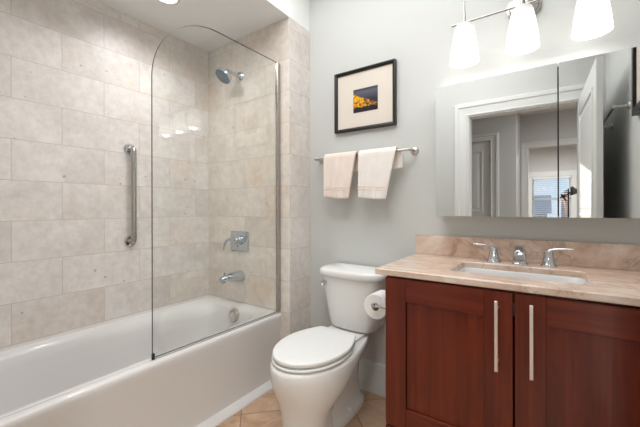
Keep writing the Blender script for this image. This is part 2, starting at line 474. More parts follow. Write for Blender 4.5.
# the bathroom door, standing open along the right-hand wall
def panel_door(name, w, h, t, panels, m, loc, rz, both=True):
    """door leaf: local x along the width, local y thickness, z height"""
    bm = B_(); box(bm, 0, w, 0, t, 0, h, .002, 1)
    for (a0, a1, b0, b1) in panels:
        for s in ((0, -1), (t, 1)):
            y, d = s
            o = [(a0, b0), (a1, b0), (a1, b1), (a0, b1)]
            def rect(ins, dep): return [Vector((px + (ins if px == a0 else -ins), y + d*dep, pz + (ins if pz == b0 else -ins))) for px, pz in o]
            rings(bm, [rect(0, .0005), rect(.004, .009), rect(.018, .009), rect(.024, .0015), rect(.05, .0015), rect(.068, .006)], False, True)
    o = obj(name, bm, m, flat=True); o.location = loc; o.rotation_euler = (0, 0, rz); return o
PW = .93
pn = [(.12, PW-.12, .22, .92), (.12, PW-.12, 1.08, 1.92)]
d1 = panel_door('door_1', PW, 2.065, .034, pn, M['trim'], (.256, -1.872, .008), R(88.45))
d1['kind'] = 'structure'
bm = B_()
for s in (-1, 1):
    y0 = 0 if s < 0 else .034
    lathe(bm, [(.0, .0), (.028, .0), (.028, .006), (.012, .012), (.011, .032), (.026, .045), (.029, .058), (.022, .07), (0, .074)], (PW-.06, y0, .96), (0, s, 0), 20)
kb = obj('door_knob', bm, M['nickel'], d1, flat=False)
# obj() moved the knob by the door's location; put the mesh back into the door's own frame
kb.data.transform(Matrix.Translation(Vector(d1.location)))
kb['label'] = 'satin metal door knob'

# hall beyond the doorway
bm = B_(); box(bm, -2.6, -1.8, HY-.12, HY, 0, 2.55); box(bm, -1.8, -1.1, HY-.12, HY, 0, .6); box(bm, -1.8, -1.1, HY-.12, HY, 1.86, 2.55); box(bm, -1.1, -1.02, HY-.12, HY, 0, 2.55)  # opening added out of view so the sun reaches the bathroom door
box(bm, -.62, -.327, HY-.12, HY, 0, 2.55); box(bm, -1.02, -.62, HY-.12, HY, 2.05, 2.55)
struct('wall_hall', bm, M['hall'])
wallbox('wall_hall_side', M['hall'], -.447, -.327, -4.2, HY-.12, 0, 2.55)
casing('trim_4', -1.02, -.62, 2.05, HY, 1, w=.095)
d2 = panel_door('door_2', .39, 2.035, .04, [(.09, .30, .22, .92), (.09, .30, 1.08, 1.92)], M['trim'], (-1.015, HY-.06, .008), 0)
d2['kind'] = 'structure'
bm = B_()
for z in (.25, 1.02, 1.82): box(bm, -.632, -.618, HY-.022, HY+.004, z-.045, z+.045, .003, 1)
hg = struct('door_hinges', bm, M['nickel']); hg.name = 'trim_5'
# wall with the bedroom doorway
bm = B_(); box(bm, -.447, -.234, -4.32, -4.2, 0, 2.55); box(bm, .70, 2.2, -4.32, -4.2, 0, 2.55); box(bm, -.234, .70, -4.32, -4.2, 2.045, 2.55)
struct('wall_hall_end', bm, M['hall'])
casing('trim_6', -.234, .70, 2.045, -4.2, 1, w=.09)
wallbox('wall_hall_left', M['hall'], -2.7, -2.6, HY-.12, -1.9, 0, 2.55)
wallbox('wall_hall_right', M['hall'], 2.2, 2.3, -4.32, -2.02, 0, 2.55)
bm = B_(); box(bm, -2.6, XL-.1, -2.02, -1.9, 0, 2.55); box(bm, XR+.1, 2.3, -2.02, -1.9, 0, 2.55)
struct('wall_hall_front', bm, M['hall'])
wallbox('floor_hall', M['hallfloor'], -2.6, 2.3, -7.7, -2.02, -.1, 0)
bm = B_()
box(bm, -2.6, 2.3, -4.32, -2.02, 2.55, 2.65)
struct('ceiling_hall', bm, M['ceil'])
# bedroom
WX0, WX1, WZ0, WZ1 = -.29, .45, .85, 1.86
bm = B_()
box(bm, -1.3, WX0, -7.7, -7.58, 0, 2.55); box(bm, WX1, 2.3, -7.7, -7.58, 0, 2.55)
box(bm, WX0, WX1, -7.7, -7.58, 0, WZ0); box(bm, WX0, WX1, -7.7, -7.58, WZ1, 2.55)
struct('wall_bedroom', bm, M['hall'])
wallbox('wall_bedroom_left', M['hall'], -1.3, -1.2, -7.7, -4.32, 0, 2.55)
wallbox('wall_bedroom_right', M['hall'], 2.3, 2.4, -7.7, -4.32, 0, 2.55)
wallbox('wall_bedroom_front', M['hall'], -1.3, -.447, -4.32, -4.2, 0, 2.55)
wallbox('ceiling_bedroom', M['ceil'], -1.3, 2.4, -7.7, -4.32, 2.55, 2.65)
bm = B_()
box(bm, WX0-.09, WX0, -7.58, -7.56, WZ0-.1, WZ1); box(bm, WX1, WX1+.09, -7.58, -7.56, WZ0-.1, WZ1)
box(bm, WX0-.11, WX1+.11, -7.58, -7.55, WZ1, WZ1+.12); box(bm, WX0-.12, WX1+.12, -7.58, -7.52, WZ0-.03, WZ0)
struct('trim_7', bm, M['trim'])
bm = B_()
for a in ((WX0, WX0+.04, WZ0, WZ1), (WX1-.04, WX1, WZ0, WZ1), (WX0, WX1, WZ0, WZ0+.05), (WX0, WX1, WZ1-.05, WZ1), (WX0, WX1, 1.33, 1.37)):
    box(bm, a[0], a[1], -7.67, -7.62, a[2], a[3])
win = struct('window_1', bm, M['trim'])
bm = B_(); box(bm, WX0+.04, WX1-.04, -7.648, -7.643, WZ0+.05, WZ1-.05)
struct('window_pane', bm, M['glass'], win)

# ------------------------------------------------------------------ bathtub
T = thing('bathtub', (-1.852, -1.04, 0), 'long glossy white alcove bathtub with bowed apron along the tiled wall', 'bathtub')
def tubmesh():
    bm = B_(); N = 192
    cx, cy = (XL-1.468)/2, (YF+.02-.227)/2
    hx, hy = (-1.468-XL)/2, (-.227-YF-.02)/2 - .001
    def outer(xf, z, back=0.0):
        hx2 = (xf-XL-.001)/2; return sq_ring((xf+XL+.001)/2, cy, hx2, hy, 99, z, N)
    bx = (-2.157-1.548)/2; bhx = (2.157-1.548)/2
    y0, y1 = YF+.02+.10, -.227-.065
    by, bhy = (y0+y1)/2, (y1-y0)/2
    rr = [outer(-1.441, 0), outer(-1.441, .008), outer(-1.4425, .0105), outer(-1.470, .0295), outer(-1.483, .0335), outer(-1.4855, .0345), outer(-1.4865, .038), outer(-1.4875, .05), outer(-1.490, .09), outer(-1.487, .17), outer(-1.481, .26),
          outer(-1.472, .35), outer(-1.464, .41), outer(-1.461, .432), outer(-1.462, .446), outer(-1.467, .454), outer(-1.474, .457), outer(-1.4935, .4585), outer(-1.4945, .452), outer(-1.4975, .452), outer(-1.4985, .4585)]
    rr.append(sq_ring(cx, cy, hx-.042, hy-.030, 99, .4585, N))
    rr.append(sq_ring(bx, by, bhx+.022, bhy+.022, 9, .4585, N))
    rr.append(sq_ring(bx, by, bhx+.017, bhy+.017, 8, .453, N))
    rr.append(sq_ring(bx, by, bhx+.008, bhy+.008, 7, .4515, N))
    rr.append(sq_ring(bx, by, bhx-.004, bhy-.004, 6, .445, N))
    rr.append(sq_ring(bx, by, bhx-.014, bhy-.016, 5, .43, N))
    rr.append(sq_ring(bx, by, bhx-.024, bhy-.03, 4.6, .38, N))
    rr.append(sq_ring(bx, by-.0, bhx-.036, bhy-.045, 4.2, .30, N))
    rr.append(sq_ring(bx, by+.02, bhx-.055, bhy-.085, 3.8, .20, N))
    rr.append(sq_ring(bx, by+.03, bhx-.078, bhy-.12, 3.6, .13, N))
    rr.append(sq_ring(bx, by+.035, bhx-.11, bhy-.16, 3.4, .10, N))
    rr.append(sq_ring(bx, by+.035, bhx-.17, bhy-.25, 3.0, .09, N))
    rings(bm, rr, False, True)
    for v in bm.verts:      # moulded armrest swelling out of the far wall
        if -2.16 < v.co.x < -1.95 and .15 < v.co.z < .445:
            v.co.x += .035*math.exp(-((v.co.y+.72)/.26)**2)*math.exp(-((v.co.z-.36)/.06)**2)
    return bm
obj('basin', tubmesh(), M['tub'], T, ang=50)
# overflow plate and drain
bm = B_()
lathe(bm, [(0, .012), (.014, .012), (.016, .009), (.034, .010), (.043, .006), (.046, 0), (.046, -.014)], (-1.82, -.330, .402), (0, -1, .25), 28)
for k in range(8):
    a = 2*PI*k/8
    tube(bm, [(-1.82+.026*math.cos(a), -.345, .404+.026*math.sin(a)), (-1.82+.026*math.cos(a), -.338, .404+.026*math.sin(a))], .005, 8)
obj('overflow_plate', bm, M['nickel'], T)
bm = B_(); lathe(bm, [(0, .006), (.02, .006), (.03, .004), (.034, 0)], (-1.852, -.52, .0905), (0, 0, 1), 24); obj('drain', bm, M['chrome'], T)

# ------------------------------------------------------------------ glass screen on the tub rim
G = thing('shower_screen', (-1.487, -.66, .47), 'frameless clear glass bath screen with one rounded top corner on the tub rim', 'shower screen')
gx = -1.487; gy0, gy1, gz0, gz1, gr = -1.081, -.2335, .467, 2.125, .36
out = [(gy1, gz0), (gy1, gz1)]
for i in range(0, 29):
    a = R(90 + 90*i/28); out.append((gy0+gr + gr*math.cos(a), gz1-gr + gr*math.sin(a)))
out.append((gy0, gz0))
bm = B_()
f = bm.faces.new([bm.verts.new((gx, y, z)) for y, z in out])
ext = bmesh.ops.extrude_face_region(bm, geom=[f]); bmesh.ops.translate(bm, vec=(.010, 0, 0), verts=[v for v in ext['geom'] if isinstance(v, bmesh.types.BMVert)])
bm.normal_update()
for f in bm.faces: f.material_index = 0 if abs(f.normal.x) > .9 else 1
pane = obj('glass_pane', bm, [M['glass'], M['edge']], G, flat=True)
G.rotation_euler = (0, 0, -.021); G.location.x -= .004      # the screen stands very slightly askew on the rim

bm = B_(); box(bm, gx-.006, gx+.014, -.258, -.2275, .468, 2.122, .002, 1); obj('wall_channel', bm, M['steel'], G)
bm = B_(); box(bm, gx-.001, gx+.009, gy0, -.262, .4605, .4665, .001, 1); obj('bottom_seal', bm, mat('clear_grey_seal', srgb(196, 197, 194), .3), G)
bm = B_(); box(bm, gx-.002, gx+.010, gy0-.003, gy0+.008, .4605, .488, .001, 1); obj('end_clip', bm, M['dark'], G)

# ------------------------------------------------------------------ shower fittings on the end wall
YE = -.227; CX = -1.862
H = thing('wall_shower', (CX, YE, 2.12), 'chrome shower head with blue-grey spray face high on end wall', 'shower head')
bm = B_(); lathe(bm, [(.0, .016), (.022, .015), (.036, .008), (.04, 0)], (CX, YE, 2.125), (0, -1, 0), 28); obj('wall_flange', bm, M['chromed'], H)
bm = B_(); tube(bm, bez((CX, YE-.008, 2.125), (CX, YE-.04, 2.13), (CX-.006, YE-.07, 2.134), (CX-.012, YE-.095, 2.133)), .0125, 14)
lathe(bm, [(.0, -.02), (.018, -.014), (.021, 0), (.018, .014), (0, .02)], (CX-.012, YE-.095, 2.133), (0, 0, 1), 16)
obj('shower_arm', bm, M['chromed'], H)
ax = Vector((-.12, -.62, -.77)).normalized(); hc = Vector((CX-.016, YE-.10, 2.135))
bm = B_(); lathe(bm, [(.0, -.015), (.02, -.01), (.026, .006), (.042, .022), (.058, .036), (.061, .050), (.058, .064)], hc, ax, 32); obj('head_shell', bm, M['chromed'], H)
bm = B_(); lathe(bm, [(.058, .062), (.055, .066), (.02, .067), (0, .067)], hc, ax, 32)
a1, b1 = frame_of(ax)
for rr_, n in ((.018, 8), (.033, 14), (.044, 18)):
    for k in range(n):
        p = hc + ax*.066 + (a1*math.cos(2*PI*k/n) + b1*math.sin(2*PI*k/n))*rr_
        tube(bm, [p, p+ax*.004], .0022, 6)
obj('spray_face', bm, mat('blue_grey_spray_face', srgb(78, 98, 112), .4), H)

V = thing('shower_valve', (-1.866, YE, .911), 'square chrome shower valve plate with curved lever above the spout', 'shower valve')
bm = B_(); box(bm, -1.962, -1.772, YE-.008, YE, .838, .984, .006, 2); obj('valve_plate', bm, M['chromed'], V)
bm = B_(); lathe(bm, [(.034, 0), (.034, .02), (.027, .026), (.026, .05), (.021, .058), (0, .06)], (-1.852, YE-.008, .92), (0, -1, 0), 28)
box(bm, -1.925, -1.8, YE-.022, YE-.008, .906, .934, .005, 2)
obj('valve_body', bm, M['chromed'], V)
bm = B_(); tube(bm, bez((-1.852, YE-.06, .925), (-1.90, YE-.075, .94), (-1.955, YE-.075, .92), (-1.965, YE-.07, .845), 14), [.013-.0005*i for i in range(15)], 12); obj('lever', bm, M['chromed'], V)

P = thing('tub_spout', (-1.86, YE, .655), 'chrome tub spout with diverter knob above the overflow', 'tub spout')
bm = B_()
rr = []
for i in range(13):
    t = i/12; y = YE - .178*t
    rad = .030*(1-t)**.7 + .0195 ; zc = .655 + .012*t - .028*max(0, t-.75)*4*.35
    rr.append([Vector((-1.862 + rad*1.05*math.cos(2*PI*k/20), y, zc + rad*.85*math.sin(2*PI*k/20))) for k in range(20)])
rings(bm, rr); obj('spout_body', bm, M['chromed'], P)
bm = B_(); tube(bm, [(-1.862, YE-.155, .632), (-1.862, YE-.156, .655)], .017, 16); obj('spout_outlet', bm, M['chromed'], P)
bm = B_(); lathe(bm, [(.005, 0), (.005, .016), (.011, .02), (.012, .03), (.006, .034), (0, .035)], (-1.862, YE-.15, .672), (0, 0, 1), 16); obj('diverter_knob', bm, M['chromed'], P)

# ------------------------------------------------------------------ grab bar on the long tiled wall
GB = thing('grab_bar', (XL, -.83, 1.24), 'vertical brushed steel grab bar on the long tiled wall left of the glass', 'grab bar')
bm = B_()
gz_a, gz_b, so, rb = .942, 1.54, .052, .0165
path = [(XL+.004, -.83, gz_a)] + bez((XL+.02, -.83, gz_a), (XL+so, -.83, gz_a), (XL+so, -.83, gz_a), (XL+so, -.83, gz_a+.045), 8)
path += bez((XL+so, -.83, gz_b-.045), (XL+so, -.83, gz_b), (XL+so, -.83, gz_b), (XL+.02, -.83, gz_b), 8) + [(XL+.004, -.83, gz_b)]
tube(bm, path, rb, 20); obj('bar', bm, M['steel'], GB)
for z in (gz_a, gz_b):
    bm = B_(); lathe(bm, [(.017, .013), (.032, .011), (.038, .005), (.039, 0)], (XL, -.83, z), (1, 0, 0), 30); obj('wall_flange', bm, M['chrome'], GB)

# ------------------------------------------------------------------ toilet
TX = -.980
TO = thing('toilet', (TX, -.4, 0), 'white two-piece toilet with closed lid between tub and vanity', 'toilet')
def egg(hw, yf, yb, z, back=.62, yc=None):
    """egg outline: elliptical toward the front (yf), sides drawing in to a straight back edge (yb)"""
    yc = yc if yc is not None else yb - (yb-yf)*.46
    bw = hw*back; rt = []
    for k in range(29):
        a = -PI/2 + PI*k/28; rt.append((hw*math.sin(a), yc - (yc-yf)*math.cos(a)))
    side = []
    for k in range(1, 11):
        t = k/10*.965; side.append((bw+(hw-bw)*math.cos(t*PI/2), yc+(yb-yc)*t))
    bk = [(bw*.93, yb-(yb-yc)*.008), (bw*.85, yb), (bw*.4, yb), (0, yb), (-bw*.4, yb), (-bw*.85, yb), (-bw*.93, yb-(yb-yc)*.008)]
    pts = rt + side + bk + [(-x, y) for x, y in reversed(side)]
    return [Vector((TX+x, y, z)) for x, y in pts]
bm = B_()
rr = [egg(.121, -.725, -.50, 0, back=.9), egg(.122, -.727, -.498, .02, back=.9), egg(.114, -.72, -.50, .04, back=.9), egg(.108, -.715, -.50, .09, back=.88, yc=-.60),
      egg(.110, -.717, -.50, .14, back=.85, yc=-.60), egg(.125, -.725, -.47, .19, back=.8, yc=-.585), egg(.153, -.738, -.42, .24, back=.75, yc=-.56), egg(.177, -.76, -.35, .29, back=.7, yc=-.53),
      egg(.188, -.775, -.27, .335, back=.66, yc=-.51), egg(.191, -.782, -.16, .375, back=.66, yc=-.49), egg(.190, -.782, -.12, .40, back=.62, yc=-.49), egg(.186, -.778, -.11, .412, back=.62, yc=-.49), egg(.178, -.77, -.115, .418, back=.62, yc=-.49)]
rings(bm, rr, True, True); obj('bowl', bm, M['ceramic'], TO, ang=60)
# trapway and foot behind the column
bm = B_()
def rr_box(hw, y0, y1, z, n=4): return sq_ring(TX, (y0+y1)/2, hw, (y1-y0)/2, n, z, 40)
rings(bm, [rr_box(.1, -.50, -.075, 0, 3), rr_box(.101, -.50, -.073, .022, 3), rr_box(.094, -.5, -.085, .036, 3), rr_box(.078, -.5, -.11, .05, 4), rr_box(.072, -.5, -.13, .15, 4), rr_box(.075, -.5, -.12, .28, 4), rr_box(.115, -.45, -.075, .37, 4), rr_box(.12, -.4, -.06, .41, 5), rr_box(.118, -.4, -.062, .43, 5)], True, True)
obj('trapway', bm, M['ceramic'], TO, ang=60)
for s in (-1, 1):
    bm = B_(); lathe(bm, [(.014, 0), (.014, .008), (.011, .018), (.005, .023), (0, .024)], (TX+s*.084, -.30, .034), (0, 0, 1), 16); obj('bolt_cap', bm, M['ceramic'], TO)
# seat ring and lid
def slab(z0, z1, hw, yf, yb, r, back, dome=0.):
    bm = B_()
    rr = [egg(hw-r, yf+r, yb-r, z0, back=back), egg(hw, yf, yb, z0+r*.7, back=back), egg(hw, yf, yb, z1-r*.8, back=back), egg(hw-r*.5, yf+r*.5, yb-r*.4, z1-r*.15, back=back), egg(hw-r*1.3, yf+r*1.3, yb-r, z1, back=back)]
    for t in (.75, .5, .25):
        yc = (yf+yb)/2
        rr.append(egg((hw-r)*t, yc+(yf-yc)*t, yc+(yb-yc)*t, z1+dome*(1-t*t), back=back))
    rings(bm, rr); return bm
obj('seat', slab(.4240, .4365, .183, -.770, -.30, .004, .64), M['seat'], TO, ang=60)
obj('seat_lid', slab(.4425, .4645, .181, -.766, -.288, .006, .63, .005), M['seat'], TO, ang=60)
for s in (-1, 1):
    bm = B_(); box(bm, TX+s*.07-.018, TX+s*.07+.018, -.287, -.262, .4245, .45, .006, 3); obj('seat_hinge', bm, M['seat'], TO)
# tank: bowed front, narrowing downward
def tank_ring(x0, x1, yb, yf, bow, z, rc=.03, N=14):
    pts = []
    xc = (x0+x1)/2; hw = (x1-x0)/2
    for i in range(N+1):       # front, left to right, bowed
        t = -1 + 2*i/N; x = xc + hw*math.copysign(1-(1-abs(t))**1.0, t)
        edge = max(0, (abs(t)-(1-rc/hw))/(rc/hw))
        y = yf - bow*(1-t*t) + rc*edge**2.2
        pts.append(Vector((x, y, z)))
    for i in range(5):
        pts.append(Vector((x1 - (.0 if i < 4 else .004), yf+rc + (yb-yf-rc)*(i+1)/5, z)))
    for i in range(1, 8): pts.append(Vector((x1 + (x0-x1)*i/8, yb, z)))
    for i in range(5):
        pts.append(Vector((x0, yb + (yf+rc-yb)*i/5, z)))
    return pts
TCX = -.958
bm = B_()
rr = []
for z, hw, yf, bow in ((.432, .125, -.17, .018), (.437, .140, -.182, .02), (.452, .150, -.19, .022), (.50, .162, -.195, .026), (.60, .180, -.202, .03), (.70, .196, -.208, .032), (.742, .202, -.21, .033)):
    rr.append(tank_ring(TCX-hw, TCX+hw, -.022, yf, bow, z, .035))
rings(bm, rr); obj('tank', bm, M['ceramic'], TO, ang=50)
bm = B_()
rr = []
for z, g in ((.742, -.002), (.747, .008), (.757, .012), (.775, .012), (.786, .008), (.791, -.004)):
    rr.append(tank_ring(TCX-.204-g, TCX+.204+g, -.02, -.212-g, .035, z, .035))
rings(bm, rr); obj('tank_lid', bm, M['ceramic'], TO, ang=50)
bm = B_(); lathe(bm, [(.016, 0), (.016, .006), (.012, .012), (.011, .02), (0, .022)], (TCX-.152, -.213, .705), (0, -1, 0), 20)
lathe(bm, [(0, .016), (.014, .014), (.017, 0), (.014, -.014), (0, -.016)], (TCX-.152, -.24, .705), (0, -1, 0), 18)
tube(bm, bez((TCX-.152, -.229, .705), (TCX-.172, -.245, .705), (TCX-.15, -.255, .70), (TCX-.145, -.262, .69), 6), [.009, .008, .0075, .007, .007, .0075, .007], 10)
obj('flush_lever', bm, M['chrome'], TO)

# ------------------------------------------------------------------ vanity cabinet
VX0, VX1 = -.576, .388
VA = thing('vanity_cabinet', (-.095, -.27, 0), 'dark cherry wood vanity cabinet with two shaker doors under marble top', 'vanity')
bm = B_()
box(bm, VX0, VX0+.018, -.535, -.018, .09, .862, mi=0); box(bm, VX1-.018, VX1, -.535, -.018, .09, .862)
box(bm, VX0+.018, VX1-.018, -.53, -.018, .09, .108); box(bm, VX0+.018, VX1-.018, -.03, -.018, .108, .862)
box(bm, VX0+.018, VX1-.018, -.535, -.515, .82, .862, mi=1); box(bm, VX0+.018, VX1-.018, -.535, -.515, .108, .232, mi=1)
obj('carcass', bm, [M['wood'], M['woodh']], VA, flat=True)
bm = B_(); box(bm, VX0+.03, VX1-.03, -.47, -.455, 0, .09); box(bm, VX0+.03, VX0+.045, -.455, -.03, 0, .09); box(bm, VX1-.045, VX1-.03, -.455, -.03, 0, .09)
obj('toe_kick', bm, M['wood'], VA, flat=True)
def shaker(x0, x1, z0, z1, sw=.09, rt=.096):
    bm = B_(); y0, y1 = -.556, -.5365
    box(bm, x0, x0+sw, y0, y1, z0, z1, .0015, 1, 0); box(bm, x1-sw, x1, y0, y1, z0, z1, .0015, 1, 0)
    box(bm, x0+sw, x1-sw, y0, y1, z1-rt, z1, .0015, 1, 1); box(bm, x0+sw, x1-sw, y0, y1, z0, z0+rt-.006, .0015, 1, 1)
    box(bm, x0+sw, x1-sw, y0+.011, y1-.002, z0+rt-.008, z1-rt+.002, 0, 1, 0)
    return bm
def pull(x, z0, z1, parent):
    bm = B_(); box(bm, x-.0053, x+.0053, -.592, -.583, z0, z1, .001, 1)
    for z in (z0+.03, z1-.03): tube(bm, [(x, -.584, z), (x, -.5555, z)], .005, 12)
    h = obj('handle', bm, M['pull'], parent); h['label'] = 'long satin nickel bar pull'
dl = obj('door', shaker(VX0+.001, -.099,   .226, .8585), [M['wood'], M['woodh']], VA, ang=20)
dr = obj('door', shaker(-.093, VX1-.001,   .226, .8585), [M['wood'], M['woodh']], VA, ang=20)
pull(-.147, .584, .831, dl); pull(-.043, .586, .833, dr)
bm = B_(); box(bm, VX0+.001, VX1-.001, -.556, -.5365, .094, .219, .0015, 1, 0); obj('bottom_drawer_front', bm, M['woodh'], VA, ang=20)

# ------------------------------------------------------------------ marble top with sink opening
N = 96
SCX, SCY, SHX, SHY = -.105, -.300, .231, .142
bm = B_()
cx, cy, hx, hy = (-.62+.398)/2, (-.562-.001)/2, (.398+.62)/2, (.562-.001)/2
zt, zb = .894, .867
rr = [sq_ring(SCX, SCY, SHX, SHY, 14, zb, N), sq_ring(SCX, SCY, SHX, SHY, 14, zt-.004, N), sq_ring(SCX, SCY, SHX+.004, SHY+.004, 14, zt, N),
      sq_ring(cx, cy, hx-.004, hy-.004, 99, zt, N), sq_ring(cx, cy, hx, hy, 99, zt-.004, N), sq_ring(cx, cy, hx, hy, 99, zb+.003, N), sq_ring(cx, cy, hx-.003, hy-.003, 99, zb, N), sq_ring(SCX, SCY, SHX, SHY, 14, zb, N)]
rings(bm, rr, False, False)
CT = obj('countertop', bm, M['marble'], ang=25, loc=(-.1, -.28, .867))
setp(CT, 'beige-pink veined marble countertop on the cherry vanity', 'countertop')
bm = B_(); box(bm, -.62, .398, -.021, -.001, .8945, 1.002, .002, 2)
setp(obj('backsplash', bm, M['marble'], loc=(-.1, -.01, .8945)), 'low beige-pink marble backsplash strip along the wall behind the faucet', 'backsplash')
SK = thing('sink', (SCX, SCY, .73), 'rectangular white undermount sink set into the marble countertop', 'sink')
bm = B_()
rr = [sq_ring(SCX, SCY, SHX+.02, SHY+.02, 9, .8665, N), sq_ring(SCX, SCY, SHX-.0, SHY-.0, 9, .8665, N), sq_ring(SCX, SCY, SHX-.006, SHY-.006, 9, .862, N), sq_ring(SCX, SCY, SHX-.012, SHY-.010, 8, .80, N),
      sq_ring(SCX, SCY, SHX-.022, SHY-.018, 7, .755, N), sq_ring(SCX, SCY, SHX-.045, SHY-.035, 5, .735, N), sq_ring(SCX, SCY, .03, .03, 2, .728, N), sq_ring(SCX, SCY, .022, .022, 2, .722, N)]
rings(bm, rr, False, True); obj('basin', bm, mat('grey_white_sink_china', srgb(208, 206, 206), .12), SK, ang=60)
bm = B_(); lathe(bm, [(0, .006), (.014, .006), (.022, .004), (.026, .0)], (SCX, SCY, .7285), (0, 0, 1), 24); obj('drain', bm, M['chrome'], SK)

# ------------------------------------------------------------------ widespread faucet
FA = thing('faucet', (-.105, -.085, .894), 'chrome widespread faucet with short spout and two lever handles behind the sink', 'faucet')
fy = -.088
bm = B_()
rr = []
cs = [(0.0, .0, .030, .022), (.03, .0, .028, .019), (.055, -.006, .026, .018), (.072, -.02, .023, .015), (.080, -.045, .020, .012), (.074, -.075, .018, .010), (.062, -.098, .016, .009)]
pts = []
for i, (z, dy, wx, th) in enumerate(cs):
    a = (cs[min(i+1, 6)][0]-cs[max(i-1, 0)][0], cs[min(i+1, 6)][1]-cs[max(i-1, 0)][1]); L_ = math.hypot(*a); dz_, dyy = a[0]/L_, a[1]/L_
    c0 = Vector((-.105, fy+dy, .894+z)); nrm = Vector((0, dz_, -dyy))
    rr.append([c0 + Vector((wx*math.copysign(abs(math.cos(2*PI*k/24))**.6, math.cos(2*PI*k/24)), 0, 0)) + nrm*th*math.copysign(abs(math.sin(2*PI*k/24))**.6, math.sin(2*PI*k/24)) for k in range(24)])
rings(bm, rr)
lathe(bm, [(.034, 0), (.034, .004), (.03, .008)], (-.105, fy, .894), (0, 0, 1), 28, True, True)
obj('spout', bm, M['chrome'], FA, ang=45)
for hx_, s in ((-.213, -1), (.006, 1)):
    bm = B_(); lathe(bm, [(.031, 0), (.031, .006), (.026, .011), (.0225, .03), (.019, .048), (.017, .056), (.018, .06), (.015, .068), (.0, .071)], (hx_, fy, .894), (0, 0, 1), 28, True)
    b_ = obj('handle_base', bm, M['chrome'], FA, ang=45)
    bm = B_(); pt = bez((hx_, fy, .955), (hx_+s*.01, fy-.004, .974), (hx_+s*.03, fy-.008, .973), (hx_+s*.088, fy-.016, .976), 10)
    tube(bm, pt, [.013, .0115, .0095, .008, .0065, .006, .0055, .005, .005, .0045, .003], 12)
    obj('handle_lever', bm, M['chrome'], b_, ang=45)

# ------------------------------------------------------------------ toilet paper on the cabinet side
TP = thing('toilet_paper_holder', (VX0, -.40, .672), 'chrome toilet paper holder on the left side of the vanity', 'paper holder')
bm = B_(); rx, rz = -.684, .689
lathe(bm, [(.0, .012), (.02, .012), (.024, .006), (.025, 0)], (VX0, -.447, rz), (-1, 0, 0), 24)
tube(bm, [(VX0-.008, -.445, rz)] + bez((rx+.035, -.445, rz), (rx+.005, -.445, rz), (rx, -.445, rz), (rx, -.43, rz), 6) + [(rx, -.31, rz)], .0072, 14)
obj('holder_arm', bm, M['chrome'], TP)
bm = B_(); lathe(bm, [(0, -.007), (.010, -.006), (.013, 0), (.010, .006), (0, .007)], (rx, -.446, rz), (0, -1, 0), 18); obj('end_knob', bm, M['chrome'], TP)
TR = thing('toilet_paper_roll', (rx, -.37, rz), 'white toilet paper roll hanging on the chrome holder beside the tank', 'toilet paper')
rz2 = rz - .0115
bm = B_(); lathe(bm, [(.0195, -.052), (.058, -.052), (.0605, -.049), (.061, -.02), (.061, .02), (.0605, .049), (.058, .052), (.0195, .052)], (rx, -.373, rz2), (0, 1, 0), 48)
# closed inner face
lathe(bm, [(.0195, -.052), (.0195, .052)], (rx, -.373, rz2), (0, 1, 0), 48)
obj('paper', bm, M['paper'], TR)
bm = B_(); lathe(bm, [(.0193, -.0518), (.0193, .0518), (.0180, .0518), (.0180, -.0518), (.0193, -.0518)], (rx, -.373, rz2), (0, 1, 0), 32); obj('cardboard_core', bm, M['card'], TR)

# ------------------------------------------------------------------ picture over the towels
def picture(loc, w, h, d, label, withprint=True):
    """hangs on the back wall; loc = centre on wall"""
    X, Y, Z = loc
    o = thing('framed_picture', loc, label, 'picture')
    bm = B_(); fw = .02
    prof = [(0, 0), (0, d), (fw*.3, d+.001), (fw*.85, d-.004), (fw, d-.008), (fw, 0)]
    cor = [(-1, -1), (1, -1), (1, 1), (-1, 1)]
    rr = []
    for sx, sz in cor + cor[:1]:
        rr.append([Vector((X + sx*(w/2-a), Y-b, Z + sz*(h/2-a))) for a, b in prof])
    rings(bm, rr, False, False); obj('frame', bm, M['black'], o, flat=True)
    bm = B_(); box(bm, X-w/2+fw-.002, X+w/2-fw+.002, Y-.012, Y-.002, Z-h/2+fw-.002, Z+h/2-fw+.002); obj('mat_board', bm, M['matb'], o, flat=True)
    return o
PC = picture((-.952, -.002, 1.849), .426, .39, .026, 'black framed night photograph with wide cream mat above the towel bar')
bm = B_(); box(bm, -1.028, -.857, -.0155, -.0143, 1.767, 1.916); obj('photo_print', bm, M['print'], PC, flat=True)
# second picture, on the right-hand wall (seen in the mirror)
P2 = thing('framed_picture', (XR, -.68, 1.86), 'black frame at the mirror right edge, a picture hanging on the side wall', 'picture')
bm = B_(); y0, y1, z0, z1 = -.735, -.43, 1.645, 2.10
for a in ((y0, y1, z0, z0+.035), (y0, y1, z1-.035, z1), (y0, y0+.035, z0+.035, z1-.035), (y1-.035, y1, z0+.035, z1-.035)): box(bm, XR-.026, XR-.002, *a)
obj('frame', bm, M['black'], P2, flat=True)
bm = B_(); box(bm, XR-.012, XR-.003, y0+.02, y1-.02, z0+.02, z1-.02); obj('mat_board', bm, M['matb'], P2, flat=True)

